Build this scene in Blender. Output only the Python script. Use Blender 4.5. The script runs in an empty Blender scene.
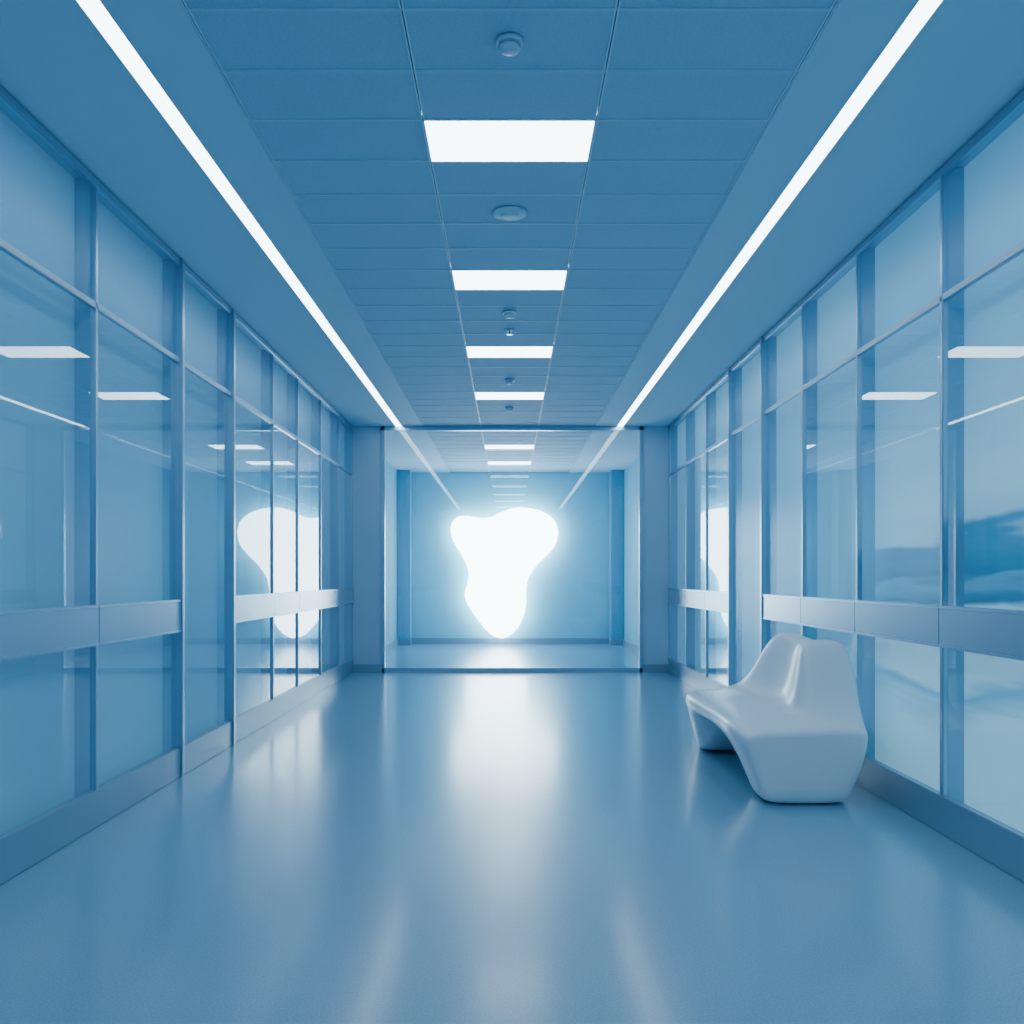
import bpy, bmesh, math
from mathutils import Vector
S=bpy.context.scene
COL=S.collection
CH=1.15      # camera height
WL=1.925; WR=1.96   # wall distances from the axis
H=3.0
YE=11.0      # end glazing
YB=15.75     # far wall
Y0=-2.2
# ---------------------------------------------------------------- materials
def newmat(n):
    m=bpy.data.materials.new(n); m.use_nodes=True
    nt=m.node_tree; return m,nt,nt.nodes['Principled BSDF'],nt.nodes['Material Output']
def pbr(n,col,rough=.5,metal=0,coat=0,emis=None,es=0,bump=None,var=None,spec=.5,cr=.08):
    m,nt,b,o=newmat(n)
    b.inputs['Base Color'].default_value=(*col,1)
    b.inputs['Roughness'].default_value=rough
    b.inputs['Metallic'].default_value=metal
    b.inputs['Coat Weight'].default_value=coat
    b.inputs['Coat Roughness'].default_value=cr
    b.inputs['Specular IOR Level'].default_value=spec
    if emis:
        b.inputs['Emission Color'].default_value=(*emis,1); b.inputs['Emission Strength'].default_value=es
        m.cycles.emission_sampling='NONE'
    tc=nt.nodes.new('ShaderNodeTexCoord')
    if bump:
        nz=nt.nodes.new('ShaderNodeTexNoise'); nz.inputs['Scale'].default_value=bump[0]; nz.inputs['Detail'].default_value=3
        bp=nt.nodes.new('ShaderNodeBump'); bp.inputs['Strength'].default_value=bump[1]; bp.inputs['Distance'].default_value=bump[2]
        nt.links.new(tc.outputs['Object'],nz.inputs['Vector']); nt.links.new(nz.outputs['Fac'],bp.inputs['Height'])
        nt.links.new(bp.outputs['Normal'],b.inputs['Normal'])
    if var:
        nz=nt.nodes.new('ShaderNodeTexNoise'); nz.inputs['Scale'].default_value=var[0]; nz.inputs['Detail'].default_value=4
        r=nt.nodes.new('ShaderNodeValToRGB'); k=var[1]
        r.color_ramp.elements[0].position=.35; r.color_ramp.elements[1].position=.65
        r.color_ramp.elements[0].color=(*[c*(1-k) for c in col],1); r.color_ramp.elements[1].color=(*[min(1,c*(1+k)) for c in col],1)
        nt.links.new(tc.outputs['Object'],nz.inputs['Vector']); nt.links.new(nz.outputs['Fac'],r.inputs['Fac'])
        nt.links.new(r.outputs['Color'],b.inputs['Base Color'])
    return m
def emit(n,col,s):
    m,nt,b,o=newmat(n); nt.nodes.remove(b)
    e=nt.nodes.new('ShaderNodeEmission'); e.inputs[0].default_value=(*col,1); e.inputs[1].default_value=s
    nt.links.new(e.outputs[0],o.inputs[0]); return m
def glass(n,r0,tint,rough=.01,k=.9,gc=(.9,.96,1,1)):
    m,nt,b,o=newmat(n); nt.nodes.remove(b)
    lw=nt.nodes.new('ShaderNodeLayerWeight'); lw.inputs['Blend'].default_value=.5
    p=nt.nodes.new('ShaderNodeMath'); p.operation='POWER'; p.inputs[1].default_value=4
    nt.links.new(lw.outputs['Facing'],p.inputs[0])
    a=nt.nodes.new('ShaderNodeMath'); a.operation='MULTIPLY_ADD'; a.inputs[1].default_value=k; a.inputs[2].default_value=r0
    nt.links.new(p.outputs[0],a.inputs[0])
    t=nt.nodes.new('ShaderNodeBsdfTransparent'); t.inputs[0].default_value=(*tint,1)
    g=nt.nodes.new('ShaderNodeBsdfGlossy'); g.inputs['Roughness'].default_value=rough; g.inputs[0].default_value=gc
    mx=nt.nodes.new('ShaderNodeMixShader')
    nt.links.new(a.outputs[0],mx.inputs[0]); nt.links.new(t.outputs[0],mx.inputs[1]); nt.links.new(g.outputs[0],mx.inputs[2])
    nt.links.new(mx.outputs[0],o.inputs[0]); return m
LC=(.74,.92,1.0)
M_floor=pbr('floor_epoxy',(.17,.36,.52),.29,coat=.65,cr=.16,bump=(240,.14,.002),var=(150,.12))
M_tile=pbr('ceiling_tile',(.40,.58,.71),.8,bump=(260,.25,.003),var=(180,.05))
M_plaster=pbr('ceiling_plaster',(.50,.68,.79),.6)
M_tbar=pbr('ceiling_tbar',(.58,.74,.85),.5)
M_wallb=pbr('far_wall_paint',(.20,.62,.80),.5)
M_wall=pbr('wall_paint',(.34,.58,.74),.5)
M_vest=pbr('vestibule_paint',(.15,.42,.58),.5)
M_col=pbr('column_paint',(.35,.52,.67),.45)
M_metal=pbr('brushed_aluminium',(.36,.52,.65),.28,metal=.85,bump=(90,.05,.001))
M_rail=pbr('rail_aluminium',(.36,.51,.64),.25,metal=.55)
M_base=pbr('baseboard_metal',(.24,.38,.50),.35,metal=.4)
M_dark=pbr('bay_return',(.22,.44,.62),.5,emis=(.20,.42,.60),es=.04)  # faint emission added to lighten the shaded returns
M_left=pbr('tinted_panel',(.19,.44,.62),.6,emis=(.15,.40,.60),es=.22)  # weak emission added, imitates light coming through the panel
M_white=pbr('bench_plastic',(.72,.79,.86),.33,coat=.12)
M_det=pbr('detector_plastic',(.55,.68,.78),.4)
M_glass=glass('window_glass',.07,(.86,.95,.98))
M_frost=glass('frosted_glass',.04,(.84,.94,.98),.30,.28,(.6,.84,1,1))
M_glassE=glass('partition_glass',.08,(.95,.985,1))
M_strip=emit('strip_light',LC,10)
M_panel=emit('panel_light',LC,10)
M_blob=emit('sculpture_light',(.76,.94,1),13)

def view_mat():  # glowing panels painted in place of the outdoor sea view behind the glass
    m,nt,b,o=newmat('painted_outdoor_view')
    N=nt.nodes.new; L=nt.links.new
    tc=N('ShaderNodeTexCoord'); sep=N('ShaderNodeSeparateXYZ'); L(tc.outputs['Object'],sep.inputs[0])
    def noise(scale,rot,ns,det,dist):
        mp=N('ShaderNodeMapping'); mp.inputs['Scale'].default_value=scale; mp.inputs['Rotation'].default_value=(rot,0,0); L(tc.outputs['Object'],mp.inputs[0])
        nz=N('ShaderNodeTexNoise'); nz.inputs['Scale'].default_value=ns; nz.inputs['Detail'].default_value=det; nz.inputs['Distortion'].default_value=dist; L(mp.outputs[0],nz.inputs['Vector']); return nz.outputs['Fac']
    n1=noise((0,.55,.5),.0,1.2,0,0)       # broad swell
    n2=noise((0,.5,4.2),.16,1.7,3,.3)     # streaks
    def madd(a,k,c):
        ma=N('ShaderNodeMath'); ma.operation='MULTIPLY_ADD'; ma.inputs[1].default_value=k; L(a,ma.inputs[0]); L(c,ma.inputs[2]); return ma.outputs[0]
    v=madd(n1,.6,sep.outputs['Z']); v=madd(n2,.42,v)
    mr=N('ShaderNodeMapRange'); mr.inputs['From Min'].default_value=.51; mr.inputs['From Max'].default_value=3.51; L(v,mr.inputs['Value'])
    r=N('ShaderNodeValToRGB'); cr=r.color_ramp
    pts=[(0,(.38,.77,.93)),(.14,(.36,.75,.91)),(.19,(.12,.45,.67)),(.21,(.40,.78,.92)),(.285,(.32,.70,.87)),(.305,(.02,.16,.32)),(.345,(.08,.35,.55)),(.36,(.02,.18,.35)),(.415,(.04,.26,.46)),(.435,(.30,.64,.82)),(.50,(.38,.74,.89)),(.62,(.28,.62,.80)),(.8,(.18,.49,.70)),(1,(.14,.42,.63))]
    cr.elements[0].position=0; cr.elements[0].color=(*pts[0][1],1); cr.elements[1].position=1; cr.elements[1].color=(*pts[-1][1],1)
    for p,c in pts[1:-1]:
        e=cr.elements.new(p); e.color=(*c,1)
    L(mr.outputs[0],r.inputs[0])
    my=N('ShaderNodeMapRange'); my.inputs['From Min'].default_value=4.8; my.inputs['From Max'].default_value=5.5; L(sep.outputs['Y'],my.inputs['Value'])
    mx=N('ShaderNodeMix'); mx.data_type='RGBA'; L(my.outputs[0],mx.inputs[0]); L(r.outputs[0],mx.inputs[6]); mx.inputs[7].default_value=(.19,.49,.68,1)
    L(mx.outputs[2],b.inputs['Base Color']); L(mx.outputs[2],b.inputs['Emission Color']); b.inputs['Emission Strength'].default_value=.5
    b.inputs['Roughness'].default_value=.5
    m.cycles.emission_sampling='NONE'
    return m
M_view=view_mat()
# ---------------------------------------------------------------- helpers
def link(me,name,mat,parent=None):
    o=bpy.data.objects.new(name,me); COL.objects.link(o)
    if mat: me.materials.append(mat)
    if parent: o.parent=parent
    return o
def box(name,x0,x1,y0,y1,z0,z1,mat,parent=None,bev=0):
    return boxes(name,[(x0,x1,y0,y1,z0,z1)],mat,parent,bev)
def boxes(name,lst,mat,parent=None,bev=0):
    bm=bmesh.new()
    for (x0,x1,y0,y1,z0,z1) in lst:
        if x0>x1:x0,x1=x1,x0
        v=[bm.verts.new((x,y,z)) for z in(z0,z1) for y in(y0,y1) for x in(x0,x1)]
        for f in((0,2,3,1),(4,5,7,6),(0,1,5,4),(2,6,7,3),(0,4,6,2),(1,3,7,5)): bm.faces.new([v[i] for i in f])
    if bev: bmesh.ops.bevel(bm,geom=list(bm.edges),offset=bev,segments=2,affect='EDGES')
    me=bpy.data.meshes.new(name); bm.to_mesh(me); bm.free()
    return link(me,name,mat,parent)
def empty(name,loc=(0,0,0)):
    e=bpy.data.objects.new(name,None); COL.objects.link(e); e.empty_display_size=.1; return e
def lathe(name,prof,cx,cy,cz,mat,parent=None,seg=40):
    bm=bmesh.new(); rings=[]
    for r,z in prof:
        rings.append([bm.verts.new((cx+r*math.cos(2*math.pi*i/seg),cy+r*math.sin(2*math.pi*i/seg),cz+z)) for i in range(seg)])
    for a,b in zip(rings,rings[1:]):
        for i in range(seg): bm.faces.new((a[i],a[(i+1)%seg],b[(i+1)%seg],b[i]))
    bm.faces.new(rings[0]); bm.faces.new(rings[-1][::-1])
    bmesh.ops.recalc_face_normals(bm,faces=bm.faces)
    me=bpy.data.meshes.new(name); bm.to_mesh(me); bm.free()
    for p in me.polygons: p.use_smooth=len(p.vertices)==4
    return link(me,name,mat,parent)
# ---------------------------------------------------------------- shell
box('floor',-2.2,2.2,Y0,YB+.2,-.1,0,M_floor)
SX=1.349; SW=.040
cl=empty('ceiling')
boxes('plaster_band',[(-2.2,-SX-SW,Y0,YB+.2,H,H+.1),(-SX+SW,-1.06,Y0,YB+.2,H,H+.1),(SX+SW,2.2,Y0,YB+.2,H,H+.1),(1.06,SX-SW,Y0,YB+.2,H,H+.1)],M_plaster,cl)
box('slab',-2.2,2.2,Y0,YB+.2,H+.1,H+.2,M_plaster,cl)
T0=2.93; TS=.355
panelk=[-13,-8,-3,2,7,12,17,27,32]
tiles=[]; tb=[]
for k in range(-14,36):
    y=T0+k*TS
    for ci,cx in enumerate((-.7,0,.7)):
        if ci==1 and k in panelk: continue
        tiles.append((cx-.35+.006,cx+.35-.006,y+.004,y+TS-.004,H+.003,H+.05))
    tb.append((-1.06,1.06,y-.0055,y-.0015,H-.0005,H+.012)); tb.append((-1.06,1.06,y+.0015,y+.0055,H-.0005,H+.012))
boxes('ceiling_tiles',tiles,M_tile,cl)
for x in(-1.05,-.35,.35,1.05):
    tb.append((x-.0075,x-.002,Y0,YB,H-.001,H+.012)); tb.append((x+.002,x+.0075,Y0,YB,H-.001,H+.012))
boxes('ceiling_t_bars',tb,M_tbar,cl)
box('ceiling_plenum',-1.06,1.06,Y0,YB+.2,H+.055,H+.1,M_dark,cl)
for k in panelk:
    y=T0+k*TS
    e=empty('ceiling_light_panel')
    box('diffuser',-.345,.345,y+.004,y+TS-.004,H-.003,H+.03,M_panel,e)
    boxes('rim',[(-.354,-.344,y-.004,y+TS+.004,H-.005,H+.02),(.344,.354,y-.004,y+TS+.004,H-.005,H+.02)],M_tbar,e)
for s in(-1,1):
    e=empty('linear_ceiling_light')
    box('diffuser',s*SX-SW+.003,s*SX+SW-.003,Y0,YE-.02,H-.001,H+.03,M_strip,e)
    boxes('channel',[(s*SX-SW-.003,s*SX-SW+.003,Y0,YB,H-.002,H+.05),(s*SX+SW-.003,s*SX+SW+.003,Y0,YB,H-.002,H+.05)],M_plaster,e)
    box('unlit_cover',s*SX-SW+.003,s*SX+SW-.003,YE+.02,YB,H-.001,H+.03,M_plaster,e)
box('wall_far',-2.2,2.2,YB,YB+.15,0,H,M_wallb)
box('wall_behind',-2.2,2.2,Y0-.15,Y0,0,H,M_wall)
box('baseboard_far',-WL,WR,YB-.03,YB,0,.10,M_base)
IL=1.57; IR=1.635
for s,n,W,I in((-1,'left',WL,IL),(1,'right',WR,IR)):
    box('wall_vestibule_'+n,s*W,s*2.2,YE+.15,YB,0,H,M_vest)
    box('baseboard_vestibule_'+n,s*(W-.02),s*W,YE+.15,YB-.3,0,.10,M_base)
    c=empty('column')
    box('shaft',s*I,s*2.2,YE-.02,YE+.35,0,H,M_col,c,.006)
    box('plinth',s*(I-.012),s*2.0,YE-.035,YE+.36,0,.10,M_base,c,.004)
    c=empty('column')
    box('shaft',s*(W-.22),s*W,YB-.35,YB-.02,0,H,M_vest,c,.006)
    box('plinth',s*(W-.23),s*W,YB-.36,YB-.02,0,.10,M_base,c,.004)
e=empty('glass_partition')
boxes('frame',[(-IL,-IL+.05,YE-.03,YE+.03,.0,H),(IR-.05,IR,YE-.03,YE+.03,.0,H),(-IL,IR,YE-.03,YE+.03,0,.055),(-IL,IR,YE-.03,YE+.03,H-.05,H)],M_metal,e,.004)
bm=bmesh.new(); vs=[bm.verts.new(p) for p in((-IL+.04,YE,.05),(IR-.04,YE,.05),(IR-.04,YE,H-.045),(-IL+.04,YE,H-.045))]; bm.faces.new(vs)
me=bpy.data.meshes.new('pane'); bm.to_mesh(me); bm.free(); link(me,'pane',M_glassE,e)
# ---------------------------------------------------------------- side glazing
HT=H-.004
def pane(s,x,a,b,z0,z1,mat,e):
    p=[(x,a,z0),(x,b,z0),(x,b,z1),(x,a,z1)]
    if s>0: p=p[::-1]
    bm=bmesh.new(); bm.faces.new([bm.verts.new(q) for q in p])
    me=bpy.data.meshes.new('pane'); bm.to_mesh(me); bm.free(); link(me,'glass_pane',mat,e)
def side(s,name,W,ml,door,backmat,frost,wi,di):
    ws=empty('wall_'+name)
    box('backing_structure',s*(W+.12),s*2.2,Y0,YE+.1,0,HT,M_wall,ws)
    ml=[Y0]+ml
    for i in range(len(ml)-1):
        a,b=ml[i],ml[i+1]; isd=(i==door)
        if isd: e=empty('door_%d'%di)
        else:
            e=empty('window_%d'%wi); wi+=1
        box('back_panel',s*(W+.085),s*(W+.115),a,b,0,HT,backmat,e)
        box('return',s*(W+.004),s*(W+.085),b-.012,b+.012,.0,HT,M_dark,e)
        x=s*W
        pane(s,x,a,b,.1,2.41,M_frost if i in frost else M_glass,e)
        pane(s,x,a,b,2.41,H-.02,M_frost,e)
        xi=s*(W-.014); xo=s*(W+.01)
        boxes('transom',[(xi,xo,a,b,2.395,2.428)],M_metal,e,.003)
        if not isd:
            box('rail',s*(W-.024),xo,a,b,.845,1.02,M_rail,e,.004)
            boxes('rail_trim',[(s*(W-.028),xo,a,b,.838,.85),(s*(W-.028),xo,a,b,1.014,1.026)],M_metal,e,.002)
        t=.015; pr=.014
        if i+1==door or i==door: t=.022; pr=.034
        box('mullion',s*(W-pr),s*(W+.012),b-t,b+t,0.0,HT,M_metal,e,.004)
    box('baseboard_'+name,s*(W-.022),s*(W+.02),Y0,YE-.03,0,.17,M_base,None,.004)
    boxes('trim_'+name,[(s*(W-.022),s*(W+.01),Y0,YE-.03,H-.045,HT)],M_metal,None,.004)
    return wi
VX=509.5
def yy(px,W): return W*900/abs(px-VX)
ll=[-1.8,-.8,.2,1.2,2.2,3.2]+[yy(p,WL) for p in(94,178,230,272,297,320,338)]+[YE-.03]
rr=[-1.95,-.95,.05,1.05,2.05,3.05]+[yy(p,WR) for p in(944,859,804,765,732,707,687)]+[YE-.03]
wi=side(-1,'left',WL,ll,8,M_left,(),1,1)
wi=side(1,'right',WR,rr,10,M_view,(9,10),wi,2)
# ---------------------------------------------------------------- glowing sculpture
P=[(452,523),(458,517),(468,516),(480,518),(491,517),(502,512),(514,508),(528,508),(543,512),(554,520),(558,532),(555,545),(547,555),(537,565),(529,577),(526,590),(526,605),(522,620),(514,632),(503,638),(492,635),(483,626),(474,614),(467,603),(465,593),(468,581),(468,569),(462,556),(455,544),(451,533)]
YS=15.5
P=[((x-VX)*YS/900,CH-(y-578)*YS/900) for x,y in P]
out=[]; n=len(P)
for i in range(n):
    p0,p1,p2,p3=[Vector(P[(i+j-1)%n]) for j in range(4)]
    for t in(0,.25,.5,.75):
        out.append(.5*((2*p1)+(p2-p0)*t+(2*p0-5*p1+4*p2-p3)*t*t+(3*p1-p0-3*p2+p3)*t**3))
bm=bmesh.new(); f=bm.faces.new([bm.verts.new((p.x,YS,p.y)) for p in out])
r=bmesh.ops.extrude_face_region(bm,geom=[f]); bmesh.ops.translate(bm,verts=[v for v in r['geom'] if isinstance(v,bmesh.types.BMVert)],vec=(0,.08,0))
bmesh.ops.recalc_face_normals(bm,faces=bm.faces)
me=bpy.data.meshes.new('luminous_body'); bm.to_mesh(me); bm.free()
e=empty('glowing_wall_sculpture'); link(me,'luminous_body',M_blob,e)
boxes('standoffs',[(-.5,-.46,YS+.07,YB,1.8,1.84),(.34,.38,YS+.07,YB,1.9,1.94),(-.2,-.16,YS+.07,YB,.6,.64)],M_metal,e)
# ---------------------------------------------------------------- detectors
def smoke(y,k=1):
    e=empty('smoke_detector')
    lathe('base',[(.048*k,0),(.048*k,-.010),(.044*k,-.015)],0,y,H,M_det,e)
    lathe('head',[(.036*k,-.012),(.037*k,-.026),(.031*k,-.036),(.018*k,-.041),(.004,-.042)],0,y,H,M_det,e)
    lathe('vent_ring',[(.032*k,-.018),(.039*k,-.021),(.032*k,-.024)],0,y,H,M_base,e)
for y in(3.1,6.26,8.4,9.8): smoke(y)
e=empty('ceiling_speaker')
lathe('grille',[(.088,0),(.09,-.004),(.08,-.009),(.05,-.012),(.004,-.012)],.0,4.56,H,M_plaster,e)
lathe('centre_ring',[(.05,-.010),(.046,-.014),(.004,-.015)],.0,4.56,H,M_plaster,e)
for y in(6.71,):
    e=empty('fire_sprinkler')
    lathe('escutcheon',[(.035,0),(.033,-.008),(.012,-.012)],0,y,H,M_det,e,24)
    lathe('head',[(.008,-.01),(.008,-.03),(.022,-.032),(.022,-.036)],0,y,H,M_metal,e,24)
# ---------------------------------------------------------------- bench
def bench():
    # y, front-bottom x, rear-bottom x, z bottom, front edge x, z seat, seat-back x, back-top-front x, back-top z, back rear x
    st=[
     (4.57,1.28,1.73,.00,1.185,.385,1.52,1.62,.395,1.83),
     (4.72,1.28,1.75,.00,1.16,.405,1.53,1.61,.425,1.87),
     (4.82,1.29,1.76,.00,1.155,.41,1.54,1.60,.60,1.885),
     (4.90,1.32,1.76,.03,1.16,.41,1.54,1.595,.80,1.89),
     (5.04,1.38,1.76,.16,1.165,.41,1.56,1.615,.815,1.89),
     (5.22,1.40,1.75,.27,1.165,.41,1.61,1.695,.78,1.88),
     (5.42,1.38,1.74,.28,1.155,.41,1.61,1.68,.80,1.85),
     (5.62,1.34,1.71,.26,1.145,.415,1.58,1.655,.835,1.81),
     (5.78,1.28,1.67,.08,1.14,.415,1.54,1.62,.72,1.76),
     (5.92,1.25,1.62,.00,1.15,.41,1.49,1.56,.50,1.69),
     (6.10,1.26,1.54,.00,1.185,.40,1.41,1.46,.41,1.60),
     (6.20,1.30,1.50,.00,1.245,.37,1.38,1.43,.38,1.53)]
    bm=bmesh.new(); rings=[]
    for (y,fb,rb,zb,fe,zs,sb,tf,tz,rx) in st:
        lo=tz<zs+.06
        pr=[(fb+.02,zb),(fb,zb+.03),(fb*.55+fe*.45,max(zb+.04,zs*.46)),(fe+.02,zs-.12),(fe,zs-.055),(fe+.028,zs-.01),(fe*.5+sb*.5,zs-.004),(sb-.02,zs+.006),
            (sb*.6+tf*.4,zs+(tz-zs)*.35),(tf-.008,tz-(.0 if lo else .04)),(tf+.025,tz),(rx-.06,tz),(rx-.022,tz-(.02 if lo else .04)),(rx,min(zs,tz)-.03),(rx*.75+rb*.25,zs-.17),(rb+.0,zb+.03),(rb-.02,zb)]
        rings.append([bm.verts.new((x,y,z)) for x,z in pr])
    m=len(rings[0])
    for a,b in zip(rings,rings[1:]):
        for i in range(m): bm.faces.new((a[i],a[(i+1)%m],b[(i+1)%m],b[i]))
    for r,sg in((rings[0],-1),(rings[-1],1)):
        c=sum((v.co for v in r),Vector())/m
        prev=r
        for sc,dy in((.955,.022),(.86,.036),(.70,.042)):
            q=[bm.verts.new((c.x+(v.co.x-c.x)*sc,v.co.y+sg*dy,max(c.z+(v.co.z-c.z)*sc,0))) for v in r]
            for i in range(m): bm.faces.new((prev[i],prev[(i+1)%m],q[(i+1)%m],q[i]))
            prev=q
        for i in range(m//2):
            a,b,c2,d=q[i],q[i+1],q[m-2-i],q[m-1-i]
            u=[]
            for v in(a,b,c2,d):
                if v not in u:u.append(v)
            if len(u)>2: bm.faces.new(u)
    bmesh.ops.recalc_face_normals(bm,faces=bm.faces)
    me=bpy.data.meshes.new('bench'); bm.to_mesh(me); bm.free()
    for p in me.polygons: p.use_smooth=True
    o=link(me,'bench',M_white)
    s=o.modifiers.new('sub','SUBSURF'); s.levels=3; s.render_levels=3
bench()
# ---------------------------------------------------------------- world, camera
w=bpy.data.worlds.new('world'); S.world=w; w.use_nodes=True
w.node_tree.nodes['Background'].inputs[0].default_value=(.3,.6,.85,1); w.node_tree.nodes['Background'].inputs[1].default_value=.3
cam=bpy.data.cameras.new('camera'); co=bpy.data.objects.new('camera',cam); COL.objects.link(co)
co.location=(0,0,CH); co.rotation_euler=(math.pi/2,0,0)
cam.sensor_width=36; cam.lens=900/1024*36; cam.shift_x=2.5/1024; cam.shift_y=66/1024; cam.clip_start=.02
S.camera=co
S.view_settings.view_transform='AgX'
S.view_settings.exposure=.06
